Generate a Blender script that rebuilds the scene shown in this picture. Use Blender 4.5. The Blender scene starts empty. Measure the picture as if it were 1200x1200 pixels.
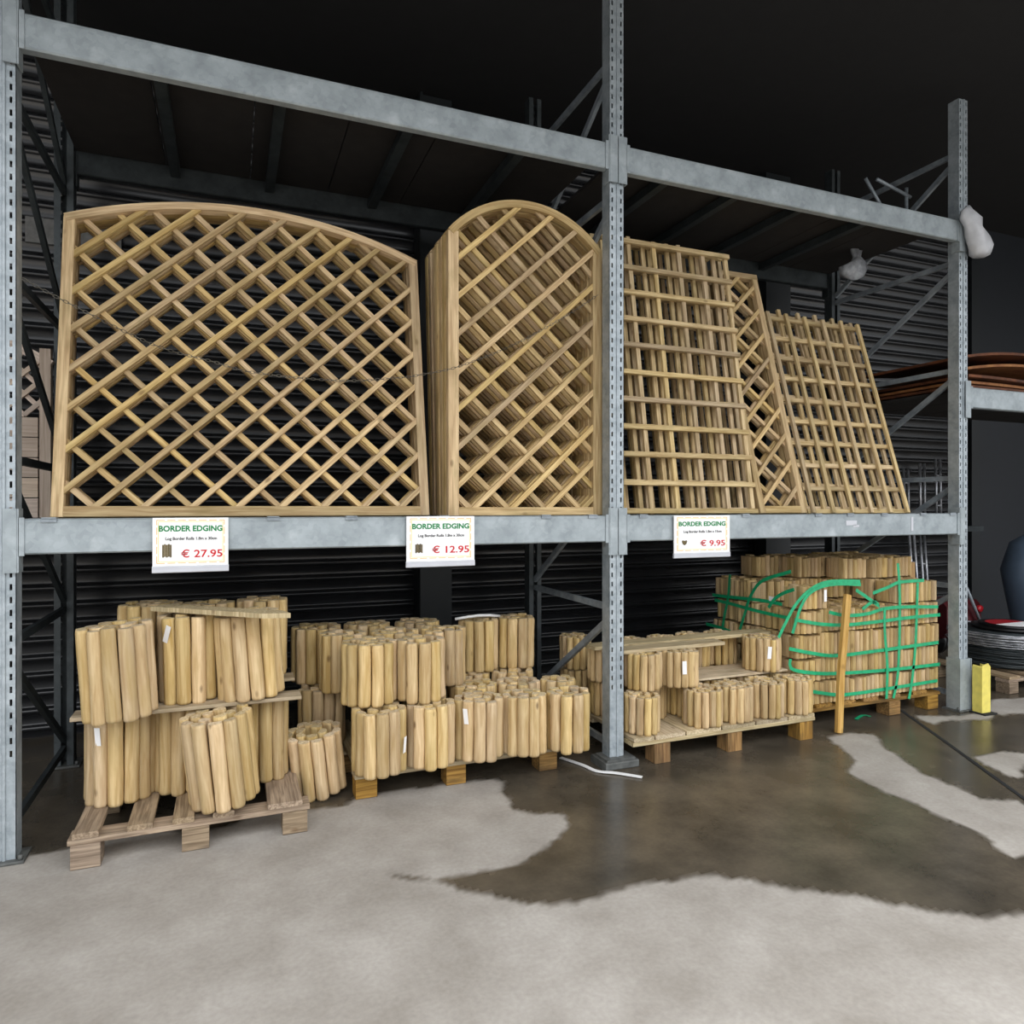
import bpy, math, random
from mathutils import Vector, Matrix, Euler, noise
R = random.Random(7)
SC = bpy.context.scene
COL = SC.collection
rad = math.radians

# ---------------------------------------------------------------- helpers
class MB:
    """collects pieces; build() links them as ONE mesh object"""
    def __init__(s): s.v=[]; s.f=[]; s.gc=[]; s.tone=[]; s.smooth=[]
    def add(s, vs, fs, gcs=None, tone=None, smooth=False):
        o=len(s.v); t=R.random() if tone is None else tone
        off=Vector((R.uniform(-9,9),R.uniform(-9,9),R.uniform(-9,9)))
        for i,p in enumerate(vs):
            p=Vector(p); s.v.append(p); s.gc.append((Vector(gcs[i]) if gcs else p)+off); s.tone.append(t)
        for f in fs: s.f.append([o+i for i in f]); s.smooth.append(smooth)
    def box(s, c, size, rot=None, tone=None, bev=0.0):
        """box; grain coordinate runs along its longest side"""
        hx,hy,hz=[d/2 for d in size]; c=Vector(c)
        M=(rot if isinstance(rot,Matrix) else Euler(rot).to_matrix()) if rot is not None else Matrix.Identity(3)
        ax=max(range(3),key=lambda i:size[i])
        if bev<=0:
            L=[Vector((x,y,z)) for x in(-hx,hx) for y in(-hy,hy) for z in(-hz,hz)]
            F=[(0,1,3,2),(4,6,7,5),(0,4,5,1),(2,3,7,6),(0,2,6,4),(1,5,7,3)]
        else:
            # chamfer of the edges that run along the longest side
            o=[i for i in range(3) if i!=ax]; h=(hx,hy,hz); b=min(bev,h[o[0]]*.6,h[o[1]]*.6)
            prof=[(-h[o[0]]+b,-h[o[1]]),(h[o[0]]-b,-h[o[1]]),(h[o[0]],-h[o[1]]+b),(h[o[0]],h[o[1]]-b),(h[o[0]]-b,h[o[1]]),(-h[o[0]]+b,h[o[1]]),(-h[o[0]],h[o[1]]-b),(-h[o[0]],-h[o[1]]+b)]
            L=[]
            for e in(-1,1):
                for p in prof:
                    q=[0,0,0]; q[ax]=e*h[ax]; q[o[0]]=p[0]; q[o[1]]=p[1]; L.append(Vector(q))
            F=[tuple((i,(i+1)%8,8+(i+1)%8,8+i)) for i in range(8)]+[tuple(range(7,-1,-1)),tuple(range(8,16))]
            if ax==1: F=[f[::-1] for f in F]
        G=[]
        for p in L:
            q=[p[i] for i in range(3) if i!=ax]; G.append((q[0],q[1],p[ax]))
        s.add([M@p+c for p in L],F,G,tone)
    def bar(s, a, b, w, t, up=(0,0,1), tone=None, bev=0.0):
        """rectangular bar from a to b; w across, t along 'up'"""
        a=Vector(a); b=Vector(b); d=b-a; L=d.length; z=d.normalized(); u=Vector(up)
        if abs(z.dot(u))>.98: u=Vector((0,1,0))
        x=u.cross(z).normalized(); y=z.cross(x)
        M=Matrix((x,y,z)).transposed()
        if L<max(w,t): s.box((a+b)/2,(w,t,max(L,max(w,t)+1e-5)),M,tone,bev)
        else: s.box((a+b)/2,(w,t,L),M,tone,bev)
    def tube(s, pts, r, n=8, tone=None, cap=True, flat=None):
        """tube along points; flat=(w,t,normal) makes a strap"""
        pts=[Vector(p) for p in pts]; V=[];G=[];F=[]; acc=0
        ref=None
        for i,p in enumerate(pts):
            d=(pts[min(i+1,len(pts)-1)]-pts[max(i-1,0)]).normalized()
            if i: acc+=(p-pts[i-1]).length
            if ref is None:
                ref=d.orthogonal().normalized()
            ref=(ref-d*ref.dot(d)); ref=ref.normalized() if ref.length>1e-6 else d.orthogonal().normalized()
            if flat:
                nrm=Vector(flat[2]); nrm=(nrm-d*nrm.dot(d)); nrm=nrm.normalized() if nrm.length>1e-6 else ref
                sd=d.cross(nrm)
                for (q,e) in((-1,-1),(1,-1),(1,1),(-1,1)): V.append(p+sd*q*flat[0]/2+nrm*e*flat[1]/2); G.append((q*.01,e*.01,acc))
            else:
                b=d.cross(ref); rr=r[i] if isinstance(r,(list,tuple)) else r
                for k in range(n):
                    a=2*math.pi*k/n; V.append(p+(ref*math.cos(a)+b*math.sin(a))*rr); G.append((math.cos(a)*rr,math.sin(a)*rr,acc))
        m=4 if flat else n
        for i in range(len(pts)-1):
            for k in range(m): F.append((i*m+k,i*m+(k+1)%m,(i+1)*m+(k+1)%m,(i+1)*m+k))
        if cap: F.append(tuple(range(m-1,-1,-1))); F.append(tuple((len(pts)-1)*m+k for k in range(m)))
        s.add(V,F,G,tone,smooth=not flat)
    def prism(s, poly, y0, y1, tone=None, axis='y'):
        """polygon in (x,z) extruded in y (or (x,y) in z)"""
        n=len(poly); P=(lambda a,b,e:(a,e,b)) if axis=='y' else ((lambda a,b,e:(a,b,e)) if axis=='z' else (lambda a,b,e:(e,a,b)))
        V=[P(a,b,y0) for a,b in poly]+[P(a,b,y1) for a,b in poly]
        F=[tuple((i,(i+1)%n,n+(i+1)%n,n+i)) for i in range(n)]+[tuple(range(n-1,-1,-1)),tuple(range(n,2*n))]
        s.add(V,F,None,tone)
    def mesh(s, name):
        m=bpy.data.meshes.new(name); m.from_pydata([tuple(p) for p in s.v],[],s.f); m.validate(); 
        a=m.attributes.new('gc','FLOAT_VECTOR','POINT'); a.data.foreach_set('vector',[c for p in s.gc for c in p])
        a=m.attributes.new('tone','FLOAT','POINT'); a.data.foreach_set('value',s.tone)
        if any(s.smooth): m.polygons.foreach_set('use_smooth',s.smooth[:len(m.polygons)])
        import bmesh
        b=bmesh.new(); b.from_mesh(m); bmesh.ops.recalc_face_normals(b,faces=b.faces); b.to_mesh(m); b.free()
        return m
    def build(s, name, mat, parent=None, loc=None, rot=None):
        return link(name, s.mesh(name), mat, parent, loc, rot)

def link(name, mesh, mat, parent=None, loc=None, rot=None):
    o=bpy.data.objects.new(name,mesh); COL.objects.link(o)
    if mat is not None and not mesh.materials: mesh.materials.append(mat)
    if parent: o.parent=parent
    if loc is not None: o.location=loc
    if rot is not None: o.rotation_euler=rot
    return o
def tag(o,label,cat,group=None,kind=None):
    if label: o['label']=label
    if cat: o['category']=cat
    if group: o['group']=group
    if kind: o['kind']=kind
    return o
def thing(name,label,cat,loc=(0,0,0),rot=(0,0,0),group=None):
    o=bpy.data.objects.new(name,None); COL.objects.link(o); o.location=loc; o.rotation_euler=rot; o.empty_display_size=.1
    return tag(o,label,cat,group)
def structure(o): o['kind']='structure'; return o
def copy_tree(o,parent=None):
    c=o.copy(); COL.objects.link(c)
    if parent: c.parent=parent
    for ch in list(o.children): copy_tree(ch,c)
    return c

# ---------------------------------------------------------------- materials
def lin(r,g,b):
    return tuple(((x/255)/12.92 if x/255<=.04045 else ((x/255+.055)/1.055)**2.4) for x in(r,g,b))+(1,)
def newmat(name):
    m=bpy.data.materials.new(name); m.use_nodes=True; nt=m.node_tree; nt.nodes.clear()
    out=nt.nodes.new('ShaderNodeOutputMaterial'); p=nt.nodes.new('ShaderNodeBsdfPrincipled'); nt.links.new(p.outputs[0],out.inputs[0])
    return m,nt,p
def nd(nt,t,**k):
    n=nt.nodes.new(t)
    for a,b in k.items(): setattr(n,a,b)
    return n
def wood(name,light,dark,rough=.75,knots=.5,stain=None,stain_amt=0.0,fine=60):
    m,nt,p=newmat(name); L=nt.links.new
    at=nd(nt,'ShaderNodeAttribute',attribute_name='gc'); tn=nd(nt,'ShaderNodeAttribute',attribute_name='tone')
    oi=nd(nt,'ShaderNodeObjectInfo')
    mul=nd(nt,'ShaderNodeVectorMath',operation='MULTIPLY_ADD'); L(oi.outputs['Random'],mul.inputs[0]); mul.inputs[1].default_value=(31,17,43); L(at.outputs['Vector'],mul.inputs[2])
    mp=nd(nt,'ShaderNodeMapping'); L(mul.outputs[0],mp.inputs[0]); mp.inputs['Scale'].default_value=(fine,fine,3.0)
    n1=nd(nt,'ShaderNodeTexNoise'); L(mp.outputs[0],n1.inputs['Vector']); n1.inputs['Scale'].default_value=1.6; n1.inputs['Detail'].default_value=4; n1.inputs['Distortion'].default_value=.6
    r1=nd(nt,'ShaderNodeMapRange'); L(n1.outputs['Fac'],r1.inputs[0]); r1.inputs[1].default_value=.35; r1.inputs[2].default_value=.68
    mix=nd(nt,'ShaderNodeMix',data_type='RGBA'); L(r1.outputs[0],mix.inputs['Factor']); mix.inputs[6].default_value=lin(*dark); mix.inputs[7].default_value=lin(*light)
    # piece-to-piece tone
    tr=nd(nt,'ShaderNodeMath',operation='ADD'); L(tn.outputs['Fac'],tr.inputs[0]); L(oi.outputs['Random'],tr.inputs[1])
    fr=nd(nt,'ShaderNodeMath',operation='FRACT'); L(tr.outputs[0],fr.inputs[0])
    hs=nd(nt,'ShaderNodeHueSaturation')
    rv=nd(nt,'ShaderNodeMapRange'); L(fr.outputs[0],rv.inputs[0]); rv.inputs[3].default_value=.70; rv.inputs[4].default_value=1.08; L(rv.outputs[0],hs.inputs['Value'])
    f2=nd(nt,'ShaderNodeMath',operation='MULTIPLY'); L(fr.outputs[0],f2.inputs[0]); f2.inputs[1].default_value=7.3
    f3=nd(nt,'ShaderNodeMath',operation='FRACT'); L(f2.outputs[0],f3.inputs[0])
    rs=nd(nt,'ShaderNodeMapRange'); L(f3.outputs[0],rs.inputs[0]); rs.inputs[3].default_value=.88; rs.inputs[4].default_value=1.1; L(rs.outputs[0],hs.inputs['Saturation'])
    rh=nd(nt,'ShaderNodeMapRange'); L(f3.outputs[0],rh.inputs[0]); rh.inputs[3].default_value=.493; rh.inputs[4].default_value=.504; L(rh.outputs[0],hs.inputs['Hue'])
    L(mix.outputs[2],hs.inputs['Color'])
    # knots
    mk=nd(nt,'ShaderNodeMapping'); L(mul.outputs[0],mk.inputs[0]); mk.inputs['Scale'].default_value=(11,11,5.5)
    vo=nd(nt,'ShaderNodeTexVoronoi'); L(mk.outputs[0],vo.inputs['Vector']); vo.inputs['Scale'].default_value=1.0
    rk=nd(nt,'ShaderNodeMapRange'); L(vo.outputs['Distance'],rk.inputs[0]); rk.inputs[1].default_value=.05; rk.inputs[2].default_value=.13; rk.inputs[3].default_value=knots; rk.inputs[4].default_value=0
    mx2=nd(nt,'ShaderNodeMix',data_type='RGBA'); L(rk.outputs[0],mx2.inputs['Factor']); L(hs.outputs[0],mx2.inputs[6]); mx2.inputs[7].default_value=lin(88,62,36)
    last=mx2.outputs[2]
    if stain:
        ms=nd(nt,'ShaderNodeMapping'); L(mul.outputs[0],ms.inputs[0]); ms.inputs['Scale'].default_value=(14,14,5)
        n2=nd(nt,'ShaderNodeTexNoise'); L(ms.outputs[0],n2.inputs['Vector']); n2.inputs['Scale'].default_value=1; n2.inputs['Detail'].default_value=3
        r2=nd(nt,'ShaderNodeMapRange'); L(n2.outputs['Fac'],r2.inputs[0]); r2.inputs[1].default_value=.5; r2.inputs[2].default_value=.72; r2.inputs[4].default_value=stain_amt
        mx3=nd(nt,'ShaderNodeMix',data_type='RGBA'); L(r2.outputs[0],mx3.inputs['Factor']); L(last,mx3.inputs[6]); mx3.inputs[7].default_value=lin(*stain); last=mx3.outputs[2]
    L(last,p.inputs['Base Color']); p.inputs['Roughness'].default_value=rough; p.inputs['Specular IOR Level'].default_value=.25
    bp=nd(nt,'ShaderNodeBump'); bp.inputs['Strength'].default_value=.25; bp.inputs['Distance'].default_value=.002; L(n1.outputs['Fac'],bp.inputs['Height']); L(bp.outputs[0],p.inputs['Normal'])
    return m
def metal(name,a,b,rough=.45,metallic=.35,scale=22,aniso=(1,1,1),spots=0.0):
    m,nt,p=newmat(name); L=nt.links.new
    tc=nd(nt,'ShaderNodeTexCoord'); mp=nd(nt,'ShaderNodeMapping'); L(tc.outputs['Object'],mp.inputs[0]); mp.inputs['Scale'].default_value=aniso
    vo=nd(nt,'ShaderNodeTexVoronoi'); L(mp.outputs[0],vo.inputs['Vector']); vo.inputs['Scale'].default_value=scale*2.2
    n=nd(nt,'ShaderNodeTexNoise'); L(mp.outputs[0],n.inputs['Vector']); n.inputs['Scale'].default_value=scale*.45; n.inputs['Detail'].default_value=5
    ad=nd(nt,'ShaderNodeMath',operation='MULTIPLY_ADD'); L(vo.outputs['Color'],ad.inputs[0]); ad.inputs[1].default_value=.22; L(n.outputs['Fac'],ad.inputs[2])
    r=nd(nt,'ShaderNodeMapRange'); L(ad.outputs[0],r.inputs[0]); r.inputs[1].default_value=.4; r.inputs[2].default_value=.82
    mx=nd(nt,'ShaderNodeMix',data_type='RGBA'); L(r.outputs[0],mx.inputs['Factor']); mx.inputs[6].default_value=lin(*a); mx.inputs[7].default_value=lin(*b)
    last=mx.outputs[2]
    if spots>0:
        n2=nd(nt,'ShaderNodeTexNoise'); L(mp.outputs[0],n2.inputs['Vector']); n2.inputs['Scale'].default_value=9; n2.inputs['Detail'].default_value=6
        r2=nd(nt,'ShaderNodeMapRange'); L(n2.outputs['Fac'],r2.inputs[0]); r2.inputs[1].default_value=.62; r2.inputs[2].default_value=.72; r2.inputs[4].default_value=spots
        m2=nd(nt,'ShaderNodeMix',data_type='RGBA'); L(r2.outputs[0],m2.inputs['Factor']); L(last,m2.inputs[6]); m2.inputs[7].default_value=lin(205,212,214); last=m2.outputs[2]
    L(last,p.inputs['Base Color']); p.inputs['Metallic'].default_value=metallic; p.inputs['Roughness'].default_value=rough
    return m
def plain(name,c,rough=.5,metallic=0.0,var=.12,scale=12,spec=.5,alpha=1.0,trans=0.0):
    m,nt,p=newmat(name); L=nt.links.new
    tc=nd(nt,'ShaderNodeTexCoord'); n=nd(nt,'ShaderNodeTexNoise'); L(tc.outputs['Object'],n.inputs['Vector']); n.inputs['Scale'].default_value=scale; n.inputs['Detail'].default_value=4
    r=nd(nt,'ShaderNodeMapRange'); L(n.outputs['Fac'],r.inputs[0]); r.inputs[1].default_value=.3; r.inputs[2].default_value=.7; r.inputs[3].default_value=1-var; r.inputs[4].default_value=1+var
    hs=nd(nt,'ShaderNodeHueSaturation'); hs.inputs['Color'].default_value=lin(*c); L(r.outputs[0],hs.inputs['Value']); L(hs.outputs[0],p.inputs['Base Color'])
    p.inputs['Roughness'].default_value=rough; p.inputs['Metallic'].default_value=metallic; p.inputs['Specular IOR Level'].default_value=spec
    p.inputs['Alpha'].default_value=alpha; p.inputs['Transmission Weight'].default_value=trans
    return m
M=dict(
 trellis=wood('treated_trellis_wood',(220,194,144),(180,150,104),knots=.55,stain=(128,112,66),stain_amt=.45),
 rough=wood('rough_sawn_trellis_wood',(218,196,152),(176,150,108),knots=.5,stain=(132,116,74),stain_amt=.5),
 log=wood('peeled_log_wood',(220,195,148),(188,158,108),knots=.7,stain=(170,146,92),stain_amt=.45,fine=38),
 end=wood('cut_end_grain',(232,216,182),(190,166,124),knots=.2,fine=70),
 edging=wood('split_edging_wood',(218,192,142),(182,152,104),knots=.5,stain=(150,126,78),stain_amt=.4,fine=46),
 pallet=wood('weathered_pallet_wood',(176,156,130),(122,104,84),knots=.5,stain=(84,74,64),stain_amt=.5),
 block=wood('pallet_block_wood',(178,140,82),(120,88,48),knots=.5,stain=(70,58,40),stain_amt=.7),
 plank=wood('old_plank_wood',(212,196,162),(170,150,116),knots=.5,stain=(120,108,78),stain_amt=.5),
 pale=wood('pale_fence_wood',(226,208,190),(192,172,154),knots=.3),
 stake=wood('stake_wood',(216,178,116),(178,138,80),knots=.4),
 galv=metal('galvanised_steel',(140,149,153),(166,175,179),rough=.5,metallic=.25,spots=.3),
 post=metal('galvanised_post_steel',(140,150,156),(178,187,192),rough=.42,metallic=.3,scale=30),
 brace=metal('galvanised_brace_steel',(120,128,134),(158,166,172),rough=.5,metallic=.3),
 dullpost=metal('dull_rear_post_steel',(52,58,60),(74,80,82),rough=.5,metallic=.3),  # darker copy of the post steel; shade on rear posts put into colour
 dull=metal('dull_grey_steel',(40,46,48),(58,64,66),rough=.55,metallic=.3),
 clad=plain('dark_ribbed_cladding',(36,37,39),rough=.24,metallic=.0,var=.15,scale=3,spec=.55),
 column=plain('black_steel_column',(22,27,29),rough=.5,var=.1),
 deckdark=plain('dark_deck_board',(34,31,29),rough=.8,var=.2),  # shade under the decks is put into this board colour
 roofm=plain('dark_roof_sheet',(30,30,31),rough=.8,var=.1),
 bluedoor=plain('blue_grey_door_paint',(24,28,34),rough=.55,var=.08),
 green=plain('green_strap_plastic',(28,160,108),rough=.35,var=.2,scale=40),
 white=plain('white_plastic',(238,238,238),rough=.4,var=.03),
 paper=plain('white_paper',(240,240,240),rough=.7,var=.01),
 rail=plain('grey_plastic_rail',(196,198,204),rough=.35,var=.03),
 ora=plain('orange_ink',(240,184,92),rough=.7,var=.03),
 ygr=plain('yellow_ink',(232,222,130),rough=.7,var=.03),
 gink=plain('green_ink',(12,128,68),rough=.7,var=.03),
 kink=plain('black_ink',(28,26,26),rough=.7,var=.03),
 rink=plain('red_ink',(196,24,34),rough=.7,var=.03),
 pict=wood('printed_log_roll_ink',(132,118,88),(84,74,52),knots=.2,fine=90),
 yellow=plain('yellow_guard_paint',(224,208,104),rough=.5,var=.12,scale=20),
 chain=metal('chain_steel',(84,80,72),(128,124,114),rough=.35,metallic=.7),
 rust=metal('rusty_steel',(62,34,20),(116,66,34),rough=.7,metallic=.2,scale=14),
 rustl=metal('orange_rusty_steel',(112,64,32),(160,110,62),rough=.7,metallic=.15,scale=14),
 foot=plain('dark_foot_steel',(84,86,84),rough=.6,metallic=.1,var=.35,scale=25),
 concrete_plate=plain('grey_sheet_plate',(120,120,118),rough=.8,var=.25,scale=30),
 bag=plain('crumpled_white_plastic_bag',(196,198,202),rough=.35,var=.12,scale=14,alpha=.93),
 film=plain('clear_stretch_film',(170,174,180),rough=.25,var=.3,scale=30,alpha=.75),
 wire=metal('bright_wire_steel',(120,122,126),(196,198,202),rough=.3,metallic=.6,scale=30),
 black=plain('black_plastic',(18,18,19),rough=.35,var=.1),
 red=plain('red_paint',(172,26,36),rough=.35,var=.1),
 dred=plain('dark_red_paint',(70,14,20),rough=.4,var=.2),
 bluegrey=plain('blue_grey_plastic',(74,88,104),rough=.45,var=.1),
 hole=plain('dark_slot_steel',(20,22,24),rough=.9,var=.05),
)

# ---------------------------------------------------------------- the setting
def seg_d(px,py,a,b):
    ax,ay=a;bx,by=b; dx,dy=bx-ax,by-ay; t=max(0,min(1,((px-ax)*dx+(py-ay)*dy)/(dx*dx+dy*dy+1e-12)))
    return math.hypot(px-ax-dx*t,py-ay-dy*t)
def inside(x,y,P):
    c=False
    for i in range(len(P)):
        (x1,y1),(x2,y2)=P[i],P[i-1]
        if (y1>y)!=(y2>y) and x<(x2-x1)*(y-y1)/(y2-y1)+x1: c=not c
    return c
def sd(x,y,P):
    d=min(seg_d(x,y,P[i],P[i-1]) for i in range(len(P)))
    return -d if inside(x,y,P) else d
DRY=[[(0.563,-0.201),(0.667,-0.045),(1.002,0.045),(1.260,-0.020),(1.562,0.078),(1.786,0.102),(2.015,-0.002),(1.979,-0.145),(1.994,-0.306),(2.131,-0.477),(2.102,-0.581),(2.002,-0.665),(1.867,-0.799),(1.316,-0.711)],
 [(4.109,-0.100),(4.325,-0.136),(4.367,-0.204),(4.232,-0.389),(4.112,-0.713),(4.116,-0.918),(4.103,-1.054),(4.281,-1.136),(3.903,-1.471),(3.630,-1.509),(3.718,-1.333),(3.742,-1.225),(3.752,-1.015),(3.728,-0.806),(3.773,-0.614),(3.957,-0.493),(4.054,-0.271)],
 [(4.992,-0.032),(5.375,-0.105),(5.460,-0.201),(5.305,-0.238),(5.066,-0.180),(4.908,-0.210)],
 [(4.596,-0.653),(4.845,-0.695),(4.950,-0.767),(4.520,-0.988),(4.478,-0.922),(4.523,-0.814)],
 [(5.583,-0.061),(5.903,0.015),(6.143,-0.010),(5.746,-0.254),(5.548,-0.216)]]
def wetness(x,y):
    n=noise.noise((x*3.1,y*3.1,.3))*.07+noise.noise((x*9,y*9,1.7))*.03+noise.noise((x*26,y*40,4.7))*.014
    best=9
    for P in DRY:
        xs=[p[0] for p in P]; ys=[p[1] for p in P]
        if min(xs)-.4<x<max(xs)+.4 and min(ys)-.4<y<max(ys)+.4: best=min(best,sd(x,y,P))
        else: best=min(best,.4)
    # well out on the yard the ground has dried off
    best=min(best,(y+.4*x+.32-.34*max(0,min(1,(2.0-x)/.8))+.30*noise.noise((x*.9,y*.4,9.1)))*.9)
    t=(best+n)/.022+.5
    return max(0,min(1,t))
def axis(a,b,fa,fb,st,cs):
    o=[]; x=a
    while x<fa-1e-6: o.append(x); x+=cs
    x=fa
    while x<fb-1e-6: o.append(x); x+=st
    x=fb
    while x<b+1e-6: o.append(x); x+=cs
    return o
xs=axis(-14,18,-.6,6.8,.022,1.0); ys=axis(-16.2,1.2,-2.4,1.2,.022,.9); ys=[y for y in ys if y<1.2]+[1.2,1.45,1.72]
V=[(x,y,0) for y in ys for x in xs]; nx=len(xs)
F=[(j*nx+i,j*nx+i+1,(j+1)*nx+i+1,(j+1)*nx+i) for j in range(len(ys)-1) for i in range(nx-1)]
fm=bpy.data.meshes.new('floor'); fm.from_pydata(V,[],F)
a=fm.attributes.new('wet','FLOAT','POINT'); a.data.foreach_set('value',[wetness(v[0],v[1]) for v in V])
m,nt,p=newmat('stained_concrete'); L=nt.links.new
at=nd(nt,'ShaderNodeAttribute',attribute_name='wet'); tc=nd(nt,'ShaderNodeTexCoord')
n1=nd(nt,'ShaderNodeTexNoise'); L(tc.outputs['Object'],n1.inputs['Vector']); n1.inputs['Scale'].default_value=3.2; n1.inputs['Detail'].default_value=7; n1.inputs['Roughness'].default_value=.62
n2=nd(nt,'ShaderNodeTexNoise'); L(tc.outputs['Object'],n2.inputs['Vector']); n2.inputs['Scale'].default_value=60; n2.inputs['Detail'].default_value=3
r1=nd(nt,'ShaderNodeMapRange'); L(n1.outputs['Fac'],r1.inputs[0]); r1.inputs[1].default_value=.35; r1.inputs[2].default_value=.68
dm=nd(nt,'ShaderNodeMix',data_type='RGBA'); L(r1.outputs[0],dm.inputs['Factor']); dm.inputs[6].default_value=lin(146,140,132); dm.inputs[7].default_value=lin(170,165,158)
wm=nd(nt,'ShaderNodeMix',data_type='RGBA'); L(r1.outputs[0],wm.inputs['Factor']); wm.inputs[6].default_value=lin(62,57,49); wm.inputs[7].default_value=lin(92,84,72)
fx=nd(nt,'ShaderNodeMix',data_type='RGBA'); L(at.outputs['Fac'],fx.inputs['Factor']); L(dm.outputs[2],fx.inputs[6]); L(wm.outputs[2],fx.inputs[7])
g=nd(nt,'ShaderNodeMapRange'); L(n2.outputs['Fac'],g.inputs[0]); g.inputs[1].default_value=.3; g.inputs[2].default_value=.7; g.inputs[3].default_value=.92; g.inputs[4].default_value=1.06
hs=nd(nt,'ShaderNodeHueSaturation'); L(fx.outputs[2],hs.inputs['Color']); L(g.outputs[0],hs.inputs['Value']); L(hs.outputs[0],p.inputs['Base Color'])
rr=nd(nt,'ShaderNodeMapRange'); L(at.outputs['Fac'],rr.inputs[0]); rr.inputs[3].default_value=.85; rr.inputs[4].default_value=.27; L(rr.outputs[0],p.inputs['Roughness'])
p.inputs['Specular IOR Level'].default_value=.4
bp=nd(nt,'ShaderNodeBump'); bp.inputs['Strength'].default_value=.3; bp.inputs['Distance'].default_value=.004; L(n1.outputs['Fac'],bp.inputs['Height']); L(bp.outputs[0],p.inputs['Normal'])
structure(link('floor',fm,m))
b=MB(); b.tube([(5.08,.22,.0015),(4.99,.07,.0015),(4.70,-.43,.0015),(4.375,-.976,.0015),(3.6,-2.28,.0015)],0,flat=(.02,.003,(0,0,1))); structure(b.build('trim_1',M['hole']))

# back wall: horizontal ribbed cladding (profile extruded along x)
WY=1.66
def ribbed(x0,x1,z0,z1,pitch=.105):
    pr=[]; z=z0
    while z<z1:
        pr+=[(WY,z),(WY,z+pitch*.5)]
        pr+=[(WY-.016*math.sin(math.pi*q/8)**.8,z+pitch*(.5+.42*q/8)) for q in range(1,8)]+[(WY,z+pitch*.93)]; z+=pitch
    V=[];F=[];n=len(pr)
    for x in(x0,x1): V+=[(x,y,z) for y,z in pr]
    F=[(i,i+1,n+i+1,n+i) for i in range(n-1)]
    mm=bpy.data.meshes.new('wall_back'); mm.from_pydata(V,[],F); mm.polygons.foreach_set('use_smooth',[True]*len(F)); return mm
structure(link('wall_back',ribbed(-6,7.86,-.02,4.3),M['clad']))
b=MB(); b.box((10.7,WY+.05,2.14),(5.6,.1,4.32)); structure(b.build('wall_right',M['bluedoor']))
b=MB(); b.box((7.9,WY-.02,2.14),(.12,.12,4.28)); structure(b.build('trim_2',M['column']))
b=MB(); b.box((2.13,WY-.11,2.14),(.24,.14,4.28)); b.box((2.02,WY-.19,2.14),(.016,.05,4.28)); structure(b.build('trim_3',M['column']))
b=MB(); b.box((5.22,WY-.11,2.14),(.27,.14,4.28)); structure(b.build('trim_4',M['column']))
b=MB(); b.box((3.75,-.55,4.35),(19.6,4.6,.1)); structure(b.build('ceiling',M['roofm']))
b=MB(); b.box((-6.0,-.6,2.15),(.1,4.6,4.3)); structure(b.build('wall_left',M['roofm']))  # unseen wall, added to keep side light out of the rack
b=MB(); b.box((13.5,-.6,2.15),(.1,4.6,4.3)); structure(b.build('wall_end',M['roofm']))  # added out of view to block light from the right
b=MB(); b.box((-.09,WY-.045,3.03),(.5,.03,.15)); tag(b.build('wall_plate',M['concrete_plate']),'grey sheet plate fixed on the dark ribbed wall above the left rack brace','plate')

# ---------------------------------------------------------------- racking
XP=[-2.73,-.035,2.70,5.40,8.1]; YR=1.05; TOPZ=4.15
def post_mesh(front):
    """perforated C-section: slotted front face (really cut through), two side faces, inner returns"""
    w,d,t=.09,.075,.003
    b=MB(); z0,z1=.012,TOPZ
    xsx=[-.045,-.0315,-.0225,-.003,.003,.0225,.0315,.045]
    pitch=.05; n=int((z1-.40)/pitch)
    def quad(x0,x1,za,zb): 
        if front: 
            b.add([(x0,0,za),(x1,0,za),(x1,0,zb),(x0,0,zb),(x0,t,za),(x1,t,za),(x1,t,zb),(x0,t,zb)],[(0,1,2,3),(7,6,5,4),(0,4,5,1),(3,2,6,7),(1,5,6,2),(0,3,7,4)],tone=.5)
    quad(xsx[0],xsx[-1],z0,.40)
    for i in range(n):
        za=.40+i*pitch; zs=za+.011; ze=za+.036; zb=za+pitch
        quad(xsx[0],xsx[-1],za,zs); quad(xsx[0],xsx[-1],ze,zb)
        quad(xsx[0],xsx[1],zs,ze); quad(xsx[2],xsx[5],zs,ze); quad(xsx[6],xsx[7],zs,ze)
    quad(xsx[0],xsx[-1],.40+n*pitch,z1)
    for sx in(-1,1):
        b.box((sx*(w/2-t/2),d/2,(z0+z1)/2),(t,d,z1-z0),tone=.5)
        b.box((sx*(w/2-.016),d,(z0+z1)/2),(.03,t,z1-z0),tone=.5)
    # pressed stiffening rib down the middle of the front face
    b.box((0.004,-.003,(z0+z1)/2),(.012,.006,z1-z0),tone=.5,bev=.002)
    return b.mesh('post')
PM=post_mesh(True)
def brace(b,ya,za,yb,zb,w=.034,t=.022): b.bar((0,ya,za),(0,yb,zb),t,w,up=(0,0,1))
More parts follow.
